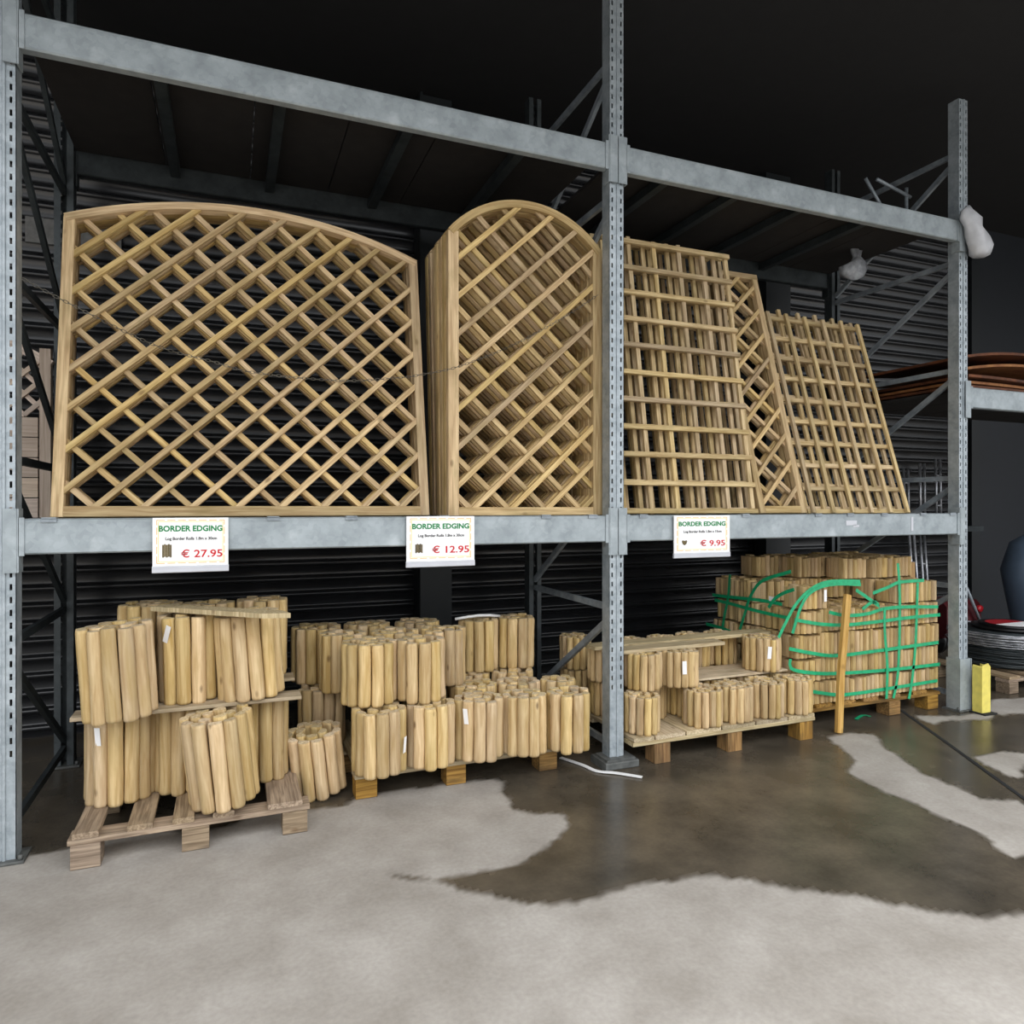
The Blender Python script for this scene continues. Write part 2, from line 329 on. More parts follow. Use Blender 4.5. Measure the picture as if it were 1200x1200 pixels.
def frame_thing(x,label,bmat='brace'):
    t=thing('rack_upright_frame',label,'rack frame',(x,0,0),group='upright frames of the racking')
    f=link('post',PM,M['post'],t,(0,-.05,0))
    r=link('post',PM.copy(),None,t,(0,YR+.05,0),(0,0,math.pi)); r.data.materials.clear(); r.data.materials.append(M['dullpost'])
    for y in(-.015,YR+.015):
        bb=MB(); bb.box((0,y,.006),(.15,.13,.012),bev=.004)
        for sx in(-.06,.06): bb.tube([(sx,y-.045,.01),(sx,y-.045,.03)],.009,8)
        bb.build('base_plate',M['foot'],t)
    Z=[.10,.84,1.58,2.32,3.06,3.80]
    for z in Z:
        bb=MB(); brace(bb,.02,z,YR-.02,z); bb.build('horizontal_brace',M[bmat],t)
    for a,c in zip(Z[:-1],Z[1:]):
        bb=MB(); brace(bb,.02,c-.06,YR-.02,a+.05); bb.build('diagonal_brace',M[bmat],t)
    return t
fl=['grey rack upright frame cut by the photo edge, left of the wide trellis panels','grey slotted rack upright frame standing between the two bays in the middle','grey slotted rack upright frame right of the green-strapped stack']
frames={}
for i,x in enumerate(XP):
    if i==0 or i==4: continue
    frames[i]=frame_thing(x,fl[i-1],'dull' if i==1 else 'brace')  # left frame's braces take a darker steel than the others
# foot block below the middle post, sleeve round the foot of the right one
b=MB(); b.box((2.705,-.02,.02),(.2,.17,.04),bev=.006); b.box((2.705,-.025,.045),(.17,.13,.014)); b.build('foot_block',M['foot'],frames[2],(-2.70,0,0))
b=MB(); 
for sx in(-1,1): b.box((5.40+sx*.053,-.02,.18),(.008,.10,.35))
b.box((5.40,-.062,.18),(.112,.008,.35)); b.build('foot_sleeve',M['galv'],frames[3],(-5.40,0,0))

def beam(x0,x1,y,zc,label,mat='galv',face=-1,clips=()):
    t=thing('rack_beam',label,'rack beam',((x0+x1)/2,y,zc-.07),group='horizontal beams of the racking'); L=x1-x0
    b=MB(); b.box((0,0,.07),(L-.10,.05,.14),bev=.006); b.box((0,face*.0262,.128),(L-.11,.002,.004)); b.build('beam_body',M[mat],t)
    for s in(-1,1):
        b=MB(); xx=s*(L/2-.052)
        b.box((xx,0,.055),(.008,.062,.25)); b.box((xx+s*.026,face*.031,.055),(.048,.006,.25),bev=.002)
        b.box((xx-s*.012,face*.028,.07),(.02,.006,.15))
        b.build('connector',M[mat],t)
    for cx in clips:
        b=MB(); b.box((cx-(x0+x1)/2,face*.029,.132),(.055,.008,.012)); b.box((cx-(x0+x1)/2,face*.012,.1425),(.05,.04,.005)); b.build('deck_clip',M['brace'],t)
    return t
def bay(i,zc): return XP[i],XP[i+1]
beam(XP[1],XP[2],-.035,1.27,'left front shelf beam carrying the 27.95 and 12.95 price signs',clips=(.12,.96,1.30,1.74,2.28,2.55))
beam(XP[2],XP[3],-.035,1.27,'right front shelf beam carrying the 9.95 price sign',clips=(2.86,3.55,4.1,4.36,4.65,5.0,5.28))
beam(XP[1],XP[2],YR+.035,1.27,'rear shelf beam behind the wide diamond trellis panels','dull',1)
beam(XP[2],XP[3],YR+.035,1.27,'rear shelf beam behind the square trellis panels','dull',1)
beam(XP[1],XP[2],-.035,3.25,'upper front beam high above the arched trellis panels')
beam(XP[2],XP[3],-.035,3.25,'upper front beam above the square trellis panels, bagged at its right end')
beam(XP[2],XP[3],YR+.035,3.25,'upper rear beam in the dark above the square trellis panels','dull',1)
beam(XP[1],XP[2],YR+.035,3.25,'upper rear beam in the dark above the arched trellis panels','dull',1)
beam(XP[3],8.1,-.035,2.13,'front beam of the far right bay under the rusty mesh mats')
# marks stuck on the right front beam
b=MB(); b.box((4.37,-.0617,1.285),(.09,.001,.03)); b.box((4.41,-.0617,1.266),(.05,.001,.014)); tag(b.build('sticker',M['rail']),'pale torn sticker on the right shelf beam','sticker')
b=MB(); b.box((4.90,-.0617,1.275),(.02,.001,.09)); tag(b.build('tape_strip',M['rail']),'short upright strip of white tape on the right shelf beam','tape')

def deck(x0,x1,z,label,mat,joists=()):
    t=thing('shelf_deck',label,'shelf deck',((x0+x1)/2,0,z),group='decks of the racking'); w=x1-x0-.1; n=6
    for k in range(n):
        b=MB(); b.box((-w/2+w*(k+.5)/n,YR/2,-.012),(w/n-.006,YR-.02,.022)); b.build('deck_panel',M[mat],t)
    for x in joists:
        b=MB(); b.box((x-(x0+x1)/2,YR/2,-.055),(.05,YR,.05)); b.build('joist',M['dull'],t)
    return t
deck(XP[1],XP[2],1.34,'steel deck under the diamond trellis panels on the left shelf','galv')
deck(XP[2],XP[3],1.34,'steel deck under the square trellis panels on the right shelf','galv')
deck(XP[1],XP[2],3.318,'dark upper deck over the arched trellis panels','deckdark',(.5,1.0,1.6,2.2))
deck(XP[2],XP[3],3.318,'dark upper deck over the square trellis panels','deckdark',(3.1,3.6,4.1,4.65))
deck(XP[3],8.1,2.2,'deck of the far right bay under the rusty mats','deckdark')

# ---------------------------------------------------------------- price signs
def text_mesh(body,h,width,bold=.0):
    c=bpy.data.curves.new('t','FONT'); c.body=body; c.size=h*1.42; c.offset=bold*h; c.extrude=.0004; c.resolution_u=3
    o=bpy.data.objects.new('t',c); COL.objects.link(o); dg=bpy.context.evaluated_depsgraph_get(); dg.update()
    m=bpy.data.meshes.new_from_object(o.evaluated_get(dg)); bpy.data.objects.remove(o); bpy.data.curves.remove(c)
    xs=[v.co.x for v in m.vertices]; x0,x1=min(xs),max(xs); k=width/(x1-x0)
    for v in m.vertices: v.co=Vector(((v.co.x-x0)*k,-v.co.z,v.co.y))   # upright, facing -y
    m.materials.clear()
    return m
def sign(x0,x1,z0,z1,price,desc,pic,label):
    w,h=x1-x0,z1-z0
    t=thing('price_sign',label,'price sign',(x0,-.075,z0),group='price signs on the shelf beams')
    b=MB(); b.box((w/2,0,h/2+.012),(w,.006,h-.024),bev=.001); card=b.build('card',M['paper'],t)
    b=MB(); b.box((w/2,0,.014),(w+.004,.012,.028),bev=.003); b.box((w/2,-.0065,.021),(w,.002,.003)); b.build('holder_rail',M['rail'],t)
    b=MB(); b.box((w/2,.006,h-.006),(w*.9,.008,.012)); b.build('hanging_clip',M['rail'],t)
    y=-.0035; il,ir,it,ib=.055*w,.945*w,.955*h,.175*h
    b=MB(); n=26
    for k in range(n):
        if k%4!=3: b.box((il+(ir-il)*(k+.5)/n,y,it),((ir-il)/n,.001,.0026)); b.box((il+(ir-il)*(k+.5)/n,y,ib),((ir-il)/n,.001,.0026))
    n=18
    for k in range(n):
        if k%4!=3: b.box((il,y,ib+(it-ib)*(k+.5)/n),(.0026,.001,(it-ib)/n)); b.box((ir,y,ib+(it-ib)*(k+.5)/n),(.0026,.001,(it-ib)/n))
    b.build('border_line',M['ora'],card)
    b=MB(); e=.006
    for zz in(it-e,ib+e): b.box((w/2,y,zz),(ir-il-2*e,.001,.0022))
    for xx in(il+e,ir-e): b.box((xx,y,h*.565),(.0022,.001,it-ib-2*e))
    b.build('inner_border_line',M['ygr'],card)
    link('title_lettering',text_mesh('BORDER EDGING',.1*h,.84*w,.05),M['gink'],card,(.08*w,y,.755*h))
    link('description_lettering',text_mesh(desc,.052*h,.68*w,.035),M['kink'],card,(.165*w,y,.595*h))
    link('price_lettering',text_mesh(price,.135*h,(.55 if len(price)>6 else .45)*w,.024),M['rink'],card,((.37 if len(price)>6 else .46)*w,y,.275*h))
    b=MB()
    if pic=='heart': b.prism([(.18*w-.018,.395*h),(.18*w-.012,.42*h),(.18*w,.405*h),(.18*w+.014,.42*h),(.18*w+.018,.39*h),(.18*w+.012,.33*h),(.18*w,.30*h),(.18*w-.012,.33*h)],y-.0004,y+.0004)
    else:
        ph=.23*h if pic=='tall' else .17*h
        for k in range(5): b.box((.135*w+k*.0072,y,.28*h+ph/2+(k%2)*.003),(.0066,.001,ph))
    b.build('picture',M['pict'],card)
    return t
sign(.487,.777,1.112,1.341,'€ 27.95','Log Border Rolls 1.8m x 30cm','tall','white price sign reading border edging 27.95 on the left shelf beam')
sign(1.552,1.888,1.100,1.341,'€ 12.95','Log Border Rolls 1.8m x 30cm','short','white price sign reading border edging 12.95 below the gap between two trellis stacks')
sign(3.046,3.423,1.102,1.337,'€ 9.95','Log Border Rolls 1.8m x 15cm','heart','white price sign reading border edging 9.95 on the right shelf beam')

# ---------------------------------------------------------------- trellis panels
def clip(px,pz,dx,dz,poly):
    """part of the line p+t*d inside a convex polygon"""
    t0,t1=-9,9; n=len(poly)
    for i in range(n):
        (ax,az),(bx,bz)=poly[i],poly[(i+1)%n]
        ex,ez=bx-ax,bz-az; den=ex*dz-ez*dx; num=ex*(pz-az)-ez*(px-ax)   # inside: ex*(z-az)-ez*(x-ax) >= 0
        if abs(den)<1e-9:
            if num<0: return None
        else:
            t=-num/den
            if den>0: t0=max(t0,t)
            else: t1=min(t1,t)
    return (t0,t1) if t1-t0>.03 else None
def arch_pts(w,h,rise,n=24,inset=0.0):
    if rise<=0: return [(w-inset,h-inset),(inset,h-inset)]
    rad_=(w*w/4+rise*rise)/(2*rise); cz=h+rise-rad_; a=math.asin((w/2)/rad_)
    return [(w/2+(rad_-inset)*math.sin(a-2*a*k/n),cz+(rad_-inset)*math.cos(a-2*a*k/n)) for k in range(n+1)]
def diamond_meshes(w,h,rise,px_,pz_,stile=.045,rail=.045,top=.036,th=.042,sw=.026,phase=(0,0),seed=1):
    rr=random.Random(seed); out={}
    b=MB(); b.box((stile/2,0,h/2-.004),(stile,th,h-.008),bev=.002); out['L']=b.mesh('stile')
    b=MB(); b.box((w-stile/2,0,h/2-.004),(stile,th,h-.008),bev=.002); out['Rr']=b.mesh('stile')
    b=MB(); b.box((w/2,0,rail/2),(w-2*stile,th,rail),bev=.002); out['B']=b.mesh('bottom_rail')
    b=MB(); o=arch_pts(w,h,rise); i=arch_pts(w,h,rise,inset=top)
    if rise<=0: b.box((w/2,0,h-top/2),(w,th+.004,top),bev=.002)
    else:
        V=[];G=[];acc=0;F=[]
        for k in range(len(o)):
            if k: acc+=math.hypot(o[k][0]-o[k-1][0],o[k][1]-o[k-1][1])
            for (q,y) in((o[k],-th/2-.002),(o[k],th/2+.002),(i[k],th/2+.002),(i[k],-th/2-.002)): V.append((q[0],y,q[1]))
            G+=[(0,0,acc),(.04,0,acc),(.04,.03,acc),(0,.03,acc)]
        for k in range(len(o)-1):
            for e in range(4): F.append((k*4+e,k*4+(e+1)%4,k*4+4+(e+1)%4,k*4+4+e))
        n=len(o)-1; F+=[(0,3,2,1),(n*4,n*4+1,n*4+2,n*4+3)]; b.add(V,F,G)
    out['T']=b.mesh('top_rail')
    inner=[(stile*.6,rail*.6),(w-stile*.6,rail*.6)]+[(min(max(x,stile*.6),w-stile*.6),z) for x,z in arch_pts(w,h,rise,inset=top*.6)]
    b=MB(); n=math.hypot(px_,pz_); dx,dz=px_/n,pz_/n
    for sgn,yc in((1,-.0095),(-1,.0095)):
        k=-14
        while k<22:
            x=k*px_+phase[0]+rr.uniform(-.003,.003); c=clip(x,phase[1],dx,sgn*dz,inner)
            if c:
                a=(x+dx*c[0],yc,phase[1]+sgn*dz*c[0]); e=(x+dx*c[1],yc,phase[1]+sgn*dz*c[1])
                b.bar(a,e,.018,sw,up=(0,1,0)) if False else b.bar(a,e,sw,.018,up=(0,1,0),bev=.0015)
            k+=1
    out['X']=b.mesh('lattice'); return out
def diamond_panel(ms,label,loc,lean,group,rz=0,mat='trellis'):
    t=thing('trellis_panel',label,'trellis panel',loc,(-lean,0,rz),group)
    for key,nm in(('L','stile'),('Rr','stile'),('B','bottom_rail'),('T','top_rail'),('X','lattice')): link(nm,ms[key],M[mat],t)
    return t
# wide shallow-arched panels
WM=diamond_meshes(1.60,1.363,.165,.187,.178,sw=.024,phase=(0.154,.04),seed=3)
names=['front wide diamond trellis panel with a shallow arched top','second wide arched trellis panel, just behind the front one','third wide arched trellis panel in its stack','fourth wide arched trellis panel in its stack','rearmost wide arched trellis panel, nearest the ribbed wall']
for k in range(3):
    diamond_panel(WM,names[k if k<2 else 4],(.1+R.uniform(-.004,.004)*(k>0),.075+k*.052,1.342),math.atan2(.25,1.34)+k*.002,'wide arched trellis panels',mat='trellis')
# narrow round-topped panels
DM=diamond_meshes(.875,1.44,.205,.208,.192,sw=.027,stile=.055,rail=.042,top=.038,th=.043,phase=(.131,.03),seed=5)
words=['front','second','third','fourth','fifth','sixth','seventh','eighth','ninth','tenth','eleventh','twelfth']
for k in range(7):
    yb=.075+k*.050; yt=.080+k*.068
    diamond_panel(DM,('front narrow round-topped trellis panel beside the slotted post' if k==0 else ('rearmost narrow round-topped trellis panel, deepest in the shelf' if k==6 else words[k]+' narrow round-topped trellis panel from the front of its stack')),(1.797+R.uniform(-.003,.003)*(k>0),yb,1.342),math.atan2(yt-yb,1.44),'narrow round-topped trellis panels')
# square-grid panels (slats only)
def grid_mesh(w,h,nv,nh,front='h',sw=.028,st=.02,seed=1,over=.0):
    rr=random.Random(seed); b=MB(); yh,yv=(-.01,.01) if front=='h' else (.01,-.01)
    for k in range(nv):
        x=sw/2+(w-sw)*k/(nv-1)+rr.uniform(-.004,.004); b.bar((x,yv,rr.uniform(-.004,.006)*0+.0),(x+rr.uniform(-.004,.004),yv,h+rr.uniform(-.01,.012)),st,sw,up=(1,0,0),bev=.0015)
    for k in range(nh):
        z=.018+(h-.05)*k/(nh-1)+rr.uniform(-.003,.003); b.bar((-over,yh,z),(w+over,yh,z+rr.uniform(-.004,.004)),st,sw,up=(0,0,1),bev=.0015)
    return b.mesh('grid_trellis')
GM=[grid_mesh(.93,1.69,6,11,'h',seed=s) for s in(1,2,3)]
lab=['front square-grid trellis panel with flat crosswise slats, right of the slotted post','second square-grid trellis panel in the stack right of the slotted post','third square-grid trellis panel in the stack right of the slotted post','fourth square-grid trellis panel in the stack right of the slotted post','rearmost square-grid trellis panel in the stack right of the slotted post']
for k in range(5):
    o=link('grid_trellis_panel',GM[k%3],M['rough'],None,(2.817+[0,-.045,.03,-.085,.012][k],.075+k*.043,1.343),(-math.atan2(.27,1.66)-k*.006,0,[0,.004,-.004,.003,0][k])); o.scale=(1,1,1+.011*k)
    tag(o,lab[k],'trellis panel','square-grid trellis panels by the post')
# narrow diamond panel with straight top
NM=diamond_meshes(.37,1.70,0,.187,.18,stile=.045,rail=.045,top=.04,th=.04,phase=(.02,.045),seed=9)
for k,lb in enumerate(('front narrow straight-topped diamond trellis panel between two square-grid stacks','rear narrow straight-topped diamond trellis panel between two square-grid stacks')):
    diamond_panel(NM,lb,(3.785+.006*k,.10+k*.06,1.343),math.atan2(.46,1.64)-k*.004,'narrow straight-topped trellis panels')
# square-grid panels with upright slats in front
HM=[grid_mesh(.86,1.44,6,10,'v',seed=s,over=.02) for s in(11,12,13)]
lab=['front square-grid trellis panel with upright slats outermost, at the right end of the shelf','second square-grid trellis panel in the right end stack','third square-grid trellis panel in the right end stack','fourth square-grid trellis panel in the right end stack','rearmost square-grid trellis panel in the right end stack']
for k in range(5):
    o=link('grid_trellis_panel',HM[k%3],M['rough'],None,(4.19+[0,-.03,.035,-.04,.06][k],.085+k*.045,1.343+[0,.018,0,.027,0][k]),(-math.atan2(.42,1.38)-k*.008,[0,.02,-.012,.03,-.02][k],0)); o.scale=(1,1,[1,1.02,1.01,1.04,1.035][k])
    tag(o,lab[k],'trellis panel','square-grid trellis panels at the right end')
# pale fence panel in the bay to the left
t=thing('fence_panel','pale boarded fence panel with lattice top, half hidden left of the rack','fence panel',(-1.345,1.0,1.33))
b=MB()
for k in range(5): b.box((.6,.0,.05+.105*k),(1.2,.016,.1))
b.build('boards',M['pale'],t)
b=MB(); b.box((1.235,0,.44),(.05,.045,.88)); b.build('stile',M['pale'],t)
b=MB(); b.bar((1.26,0,.80),(.7,0,1.12),.045,.04,up=(0,1,0)); b.build('top_rail',M['pale'],t)
b=MB(); poly=[(.75,.53),(1.22,.53),(1.22,.82),(.75,1.09)]
for s in(1,-1):
    for k in range(-8,20):
        c=clip(.7+k*.11,.53,.7071,s*.7071,poly)
        if c: b.bar((.7+k*.11+.7071*c[0],-.009*s,.53+s*.7071*c[0]),(.7+k*.11+.7071*c[1],-.009*s,.53+s*.7071*c[1]),.022,.016,up=(0,1,0))
b.build('lattice',M['pale'],t)
b=MB(); b.box((-1.35,.53,1.29),(2.5,1.1,.08)); tag(b.build('shelf_deck',M['deckdark']),'dark deck of the bay left of the rack under the pale fence panel','shelf deck')
# chain hung across the trellis stacks
pts=[(0.018,0.000,2.295),(0.165,0.030,2.224),(0.476,0.070,2.087),(0.714,0.080,2.033),(0.894,0.080,1.996),(1.277,0.080,1.986),(1.567,0.080,2.022),(1.655,0.055,2.037),(1.843,0.020,2.086),(2.138,0.030,2.221),(2.432,0.030,2.396),(2.638,0.030,2.538)]
def resample(pts,step):
    out=[];P=[Vector(p) for p in pts]
    # catmull-rom
    dense=[]
    for i in range(len(P)-1):
        p0,p1,p2,p3=P[max(i-1,0)],P[i],P[i+1],P[min(i+2,len(P)-1)]
        for k in range(30):
            t_=k/30; dense.append(.5*((2*p1)+(-p0+p2)*t_+(2*p0-5*p1+4*p2-p3)*t_*t_+(-p0+3*p1-3*p2+p3)*t_**3))
    dense.append(P[-1]); acc=0; out=[dense[0]]
    for a_,b_ in zip(dense[:-1],dense[1:]):
        L_=(b_-a_).length
        while acc+L_>=step:
            a_=a_+(b_-a_)*((step-acc)/L_); out.append(a_.copy()); L_=(b_-a_).length; acc=0
        acc+=L_
    return out
cp=resample(pts,.019); b=MB()
for i in range(len(cp)-1):
    d=(cp[i+1]-cp[i]).normalized(); u=Vector((0,1,0)) if i%2 else Vector((0,0,1)); sdv=(u-d*u.dot(d)).normalized(); c=(cp[i]+cp[i+1])/2
    ring=[c+d*math.cos(a_)*.0125+sdv*math.sin(a_)*.0055 for a_ in [2*math.pi*k/8 for k in range(9)]]
    b.tube(ring,.0014,5,cap=False)
tag(b.build('chain',M['chain']),'thin sagging steel chain hung across both diamond trellis stacks','chain')

# ---------------------------------------------------------------- log rolls
def log_mesh(h,r,seed,flat=.35,round_top=.35):
    """half-round peeled log: D section, slightly bent, eased ends"""
    rr=random.Random(seed); b=MB(); n=10; lv=[0,.012,h*.25,h*.5,h*.75,h-.014,h]
    bx,by=rr.uniform(-.003,.003),rr.uniform(-.002,.002); V=[];G=[];F=[]
    for j,z in enumerate(lv):
        k=r*(.90 if j in(0,len(lv)-1) else 1)*(1+.03*math.sin(j*2.1+seed)); bend=math.sin(math.pi*z/h)
        for i in range(n):
            a=2*math.pi*i/n; x=math.cos(a)*k; y=math.sin(a)*k
            if x<-r*flat: x=-r*flat
            V.append((x+bx*bend,y+by*bend,z)); G.append((x,y,z))
    for j in range(len(lv)-1):
        for i in range(n): F.append((j*n+i,j*n+(i+1)%n,(j+1)*n+(i+1)%n,(j+1)*n+i))
    F.append(tuple(range(n-1,-1,-1))); F.append(tuple((len(lv)-1)*n+i for i in range(n)))
    b.add(V,F,G,tone=rr.random(),smooth=True); m=b.mesh('log')
    for p in m.polygons:
        if len(p.vertices)>4: p.use_smooth=False
    m.materials.append(M['log']); return m
LOGS={}
def logs_for(h,r,mat='log'):
    key=(round(h,3),round(r,3),mat)
    if key not in LOGS:
        L_=[log_mesh(h,r,s*7+int(h*100)) for s in range(6)]
        for m in L_:
            m.materials.clear(); m.materials.append(M[mat]); m.materials.append(M['end'])
            for p in m.polygons: p.material_index=1 if len(p.vertices)>4 else 0
        LOGS[key]=L_
    return LOGS[key]
def tag_mesh():
    b=MB(); b.box((0,0,0),(.001,.024,.075)); return b.mesh('price_tag')
TAGM=tag_mesh(); TAGM.materials.append(M['paper'])
def log_roll(c,Rr,h,label,group,pr=.03,tilt=(0,0),tag_at=None,ry=1.0,mat='log',name='log_roll',rz=0,turns=3,tagz=.6):
    """rolled-up log edging: half-round logs standing in a spiral"""
    t=thing(name,label,'log roll' if name=='log_roll' else 'edging roll',c,(tilt[0],tilt[1],rz),group)
    L_=logs_for(h,pr,mat); a0=a=R.uniform(0,6.28); rad_=Rr-pr*.92; start=rad_; step=pr*1.97; n0=max(6,round(2*math.pi*rad_/step)); step=2*math.pi*rad_/n0; ring=0
    while rad_>pr*.55:
        da=2*math.asin(min(.99,step/2/max(rad_,.02))); x,y=rad_*math.cos(a),rad_*math.sin(a)*ry
        o=link('log',R.choice(L_),None,t,(x,y,R.uniform(-.005,.005)+(.004 if rad_<start*.8 else 0)),(R.uniform(-.012,.012),R.uniform(-.012,.012),math.atan2(y/max(ry,.1),x)+R.uniform(-.12,.12)))
        a+=da if ring>=n0 else 2*math.pi/n0; ring+=1
        if ring==n0: rad_-=pr*1.25; a+=.3; step=pr*1.92
        elif ring>n0: rad_-=da/(2*math.pi)*pr*1.4
    if tag_at is not None:
        g=rad(tag_at)-rz; o=link('price_tag',TAGM,None,t,((Rr+.005)*math.cos(g),(Rr+.005)*math.sin(g)*ry,h*tagz),((-.35 if tagz>.81 else R.uniform(-.12,.12)),.06,g)); o['label']='small white price tag'
    return t
G1='tall log rolls on the left pallet'
H=.37
# left pallet, bottom tier
log_roll((.344,.129,.142),.137,H,'tall log roll at the bottom left of the left pallet with a white tag',G1,tag_at=-118,tagz=.80)
log_roll((.600,.15,.142),.128,H,'tall log roll standing behind the tilted roll at the front of the left pallet',G1)
log_roll((.765,-.100,.150),.138,H,'tilted log roll leaning at the front of the left pallet, its pale top open',G1,tilt=(.05,-.10))
log_roll((.945,.12,.142),.09,H,'log roll in the bottom right corner of the left pallet, behind the tilted roll',G1)
log_roll((.36,.46,.142),.14,H,'dark log roll at the bottom rear left of the left pallet',G1)
log_roll((.655,.44,.142),.12,H,'dark log roll at the bottom rear middle of the left pallet',G1)
log_roll((.91,.42,.142),.11,H,'dark log roll at the bottom rear right of the left pallet',G1)
# boards between the tiers
def board(x0,x1,y0,y1,z,th,label,mat='plank',rz=0,name='plank',ry=0,rx=0):
    b=MB(); b.box((0,0,0),(x1-x0,y1-y0,th),bev=.003); o=b.build(name,M[mat],None,((x0+x1)/2,(y0+y1)/2,z+th/2),(rx,ry,rz)); tag(o,label,'plank'); return o
board(.19,1.08,-.06,.06,.526,.016,'thin board between the two tiers of rolls on the left pallet, front one','plank')
board(.19,1.08,.30,.42,.526,.016,'thin board between the two tiers of rolls on the left pallet, rear one','plank')
log_roll((.370,-.06,.538),.138,H,'pale log roll at the top left of the left pallet',G1,tilt=(0,-.06))
log_roll((.618,.085,.545),.12,H,'log roll in the middle of the top tier with a dangling white tag',G1,tag_at=-128,tagz=.82,tilt=(0,-.02))
log_roll((.876,.05,.545),.142,H,'log roll under the thin plank end at the top right of the left pallet',G1,tilt=(0,-.065))
log_roll((.44,.36,.565),.135,H,'dark log roll in the rear of the top tier behind the pale left roll',G1)
log_roll((.69,.37,.555),.12,H,'dark log roll in the middle rear of the top tier of the left pallet',G1)
log_roll((.93,.38,.56),.12,H,'dark log roll in the right rear of the top tier of the left pallet',G1)
b=MB(); b.prism([(-.34,-.045),(.26,-.05),(.36,.0),(.28,.05),(-.34,.045)],0,.02,axis='z'); tag(b.build('plank',M['plank'],None,(.745,-.05,.928),(0,.0,-.72)),'thin pointed plank lying on the top tier of the left pallet rolls','plank')
# middle pallet
G2='medium log rolls on the middle pallet'; H2=.292
log_roll((1.185,.20,.02),.134,H2,'log roll slumped on the floor against the middle pallet, leaning forward',G2,tilt=(.10,-.11))
M_=[((1.441,-.0),.128,'front log roll on the middle pallet with a white tag, leftmost of its front row',-40,.45),((1.690,.0),.119,'brownish front log roll second from the left on the middle pallet',None,.5),((1.938,.005),.123,'front log roll third from left on the middle pallet, with a white tag',-138,.78),
 ((2.178,-.02),.117,'front log roll fourth from the left on the middle pallet',None,.5),((2.405,-.06),.112,'front log roll at the right end of the middle pallet beside the slotted post',None,.5)]
for (c,r_,lb,tg,tz) in M_: log_roll((c[0],c[1],.142),r_,H2,lb,G2,tag_at=tg,tagz=tz)
for c,r_,lb in (((1.235,.50),.12,'shaded log roll at the rear left of the middle pallet, behind the slumped roll'),((1.47,.262),.12,'log roll under the upper tier at the left of the middle pallet'),((1.72,.255),.12,'log roll under the upper tier in the middle of the middle pallet'),
 ((2.0,.262),.125,'log roll in the middle pallet second row, right of the upper tier'),((2.25,.235),.118,'open-topped log roll in the second row near the right end of the middle pallet'),((2.06,.53),.125,'log roll under the rear row of the upper tier, left one'),((2.32,.50),.125,'log roll in the third row at the right of the middle pallet'),((2.47,.19),.10,'small log roll squeezed in the second row by the slotted post')):
    log_roll((c[0],c[1],.142),r_,H2,lb,G2)
Z2=.440
for c,r_,lb in (((1.414,.12),.135,'log roll at the front left of the upper tier on the middle pallet'),((1.662,.085),.122,'log roll at the front right of the upper tier on the middle pallet'),((1.33,.40),.12,'shaded log roll at the rear left of the upper tier, a single pole catching light'),((1.22,.66),.13,'dark log roll in the far rear left of the upper tier on the middle pallet'),
 ((1.59,.36),.125,'shaded log roll in the second row of the upper tier, left'),((1.85,.33),.12,'shaded log roll in the second row of the upper tier, right'),((1.50,.66),.125,'dark log roll in the third row of the upper tier, left'),((1.78,.62),.125,'dark log roll in the third row of the upper tier, middle'),
 ((2.13,.565),.115,'log roll in the rear row of the upper tier, below the white hose'),((2.365,.565),.115,'log roll at the rear right end of the upper tier on the middle pallet')):
    log_roll((c[0],c[1],Z2),r_,H2,lb,G2)
b=MB(); b.tube([(1.98,.53,.742),(2.05,.52,.752),(2.12,.52,.756),(2.19,.53,.752),(2.26,.55,.741)],.008,8); tag(b.build('hose',M['white']),'bent white plastic hose lying on the rear rolls of the middle pallet','hose')
# right pallet: short edging rolls
G3='short edging rolls on the right pallet'; H3=.2
def short(c,r_,z,lb,ry=1.0,tg=None): return log_roll((c[0],c[1],z),r_,H3,lb,G3,pr=.021,ry=ry,tag_at=tg,mat='edging',name='edging_roll')
ZB=.154
short((2.885,-.0),.10,ZB,'short edging roll at the front left of the right pallet beside the slotted post')
for k,x in enumerate((3.28,3.50,3.725,3.945)): short((x,-.015),.112,ZB,'short edging roll in front on the right pallet, '+['first right of the gap','second right of the gap','third right of the gap','nearest the stake'][k])
for k,x in enumerate((3.30,3.51,3.72,3.92)): short((x,.205),.104,ZB,'short edging roll in the second row of the right pallet, '+['leftmost','second from left','third from left','rightmost'][k])
short((3.08,.22),.10,ZB,'short edging roll set back in the gap of the right pallet')
short((2.87,.36),.095,ZB,'short edging roll behind the foot of the slotted post, lower one')
short((3.07,.45),.1,ZB,'short edging roll low in the rear left of the right pallet')
for k,x in enumerate((3.29,3.5,3.71,3.92)): short((x,.44),.104,ZB,'short edging roll low in the rear row of the right pallet, '+['first','second','third','fourth'][k]+' from the left')
board(3.30,4.00,.085,.33,.362,.014,'thin board lying on the lower tier of the right pallet','plank',rz=.0)
ZT=.362
short((2.96,.10),.105,ZT,'short edging roll on the upper tier right of the slotted post')
short((3.19,.08),.112,ZT,'short edging roll on the upper tier with a white tag, left of the gap',tg=-110)
short((3.86,.16),.115,.378,'pale short edging roll with a white tag at the right end of the upper tier',tg=-108)
short((2.845,.34),.1,ZT,'short edging roll on the upper tier seen left of the slotted post')
short((2.84,.70),.1,ZT,'greenish short edging roll in the rear seen under the diagonal brace')
short((3.09,.45),.105,ZT,'short edging roll on the upper tier under the long planks, left')
for k,x in enumerate((3.33,3.55,3.77)): short((x,.44),.108,ZT,'shaded short edging roll set back in the gap of the upper tier, '+['left','middle','right'][k])
short((2.84,.70),.1,ZB,'short edging roll low in the rear left corner near the diagonal brace')
board(2.72,4.02,.24,.36,0.560,.022,'long weathered plank lying on the right pallet, rear one','plank',rz=.02)
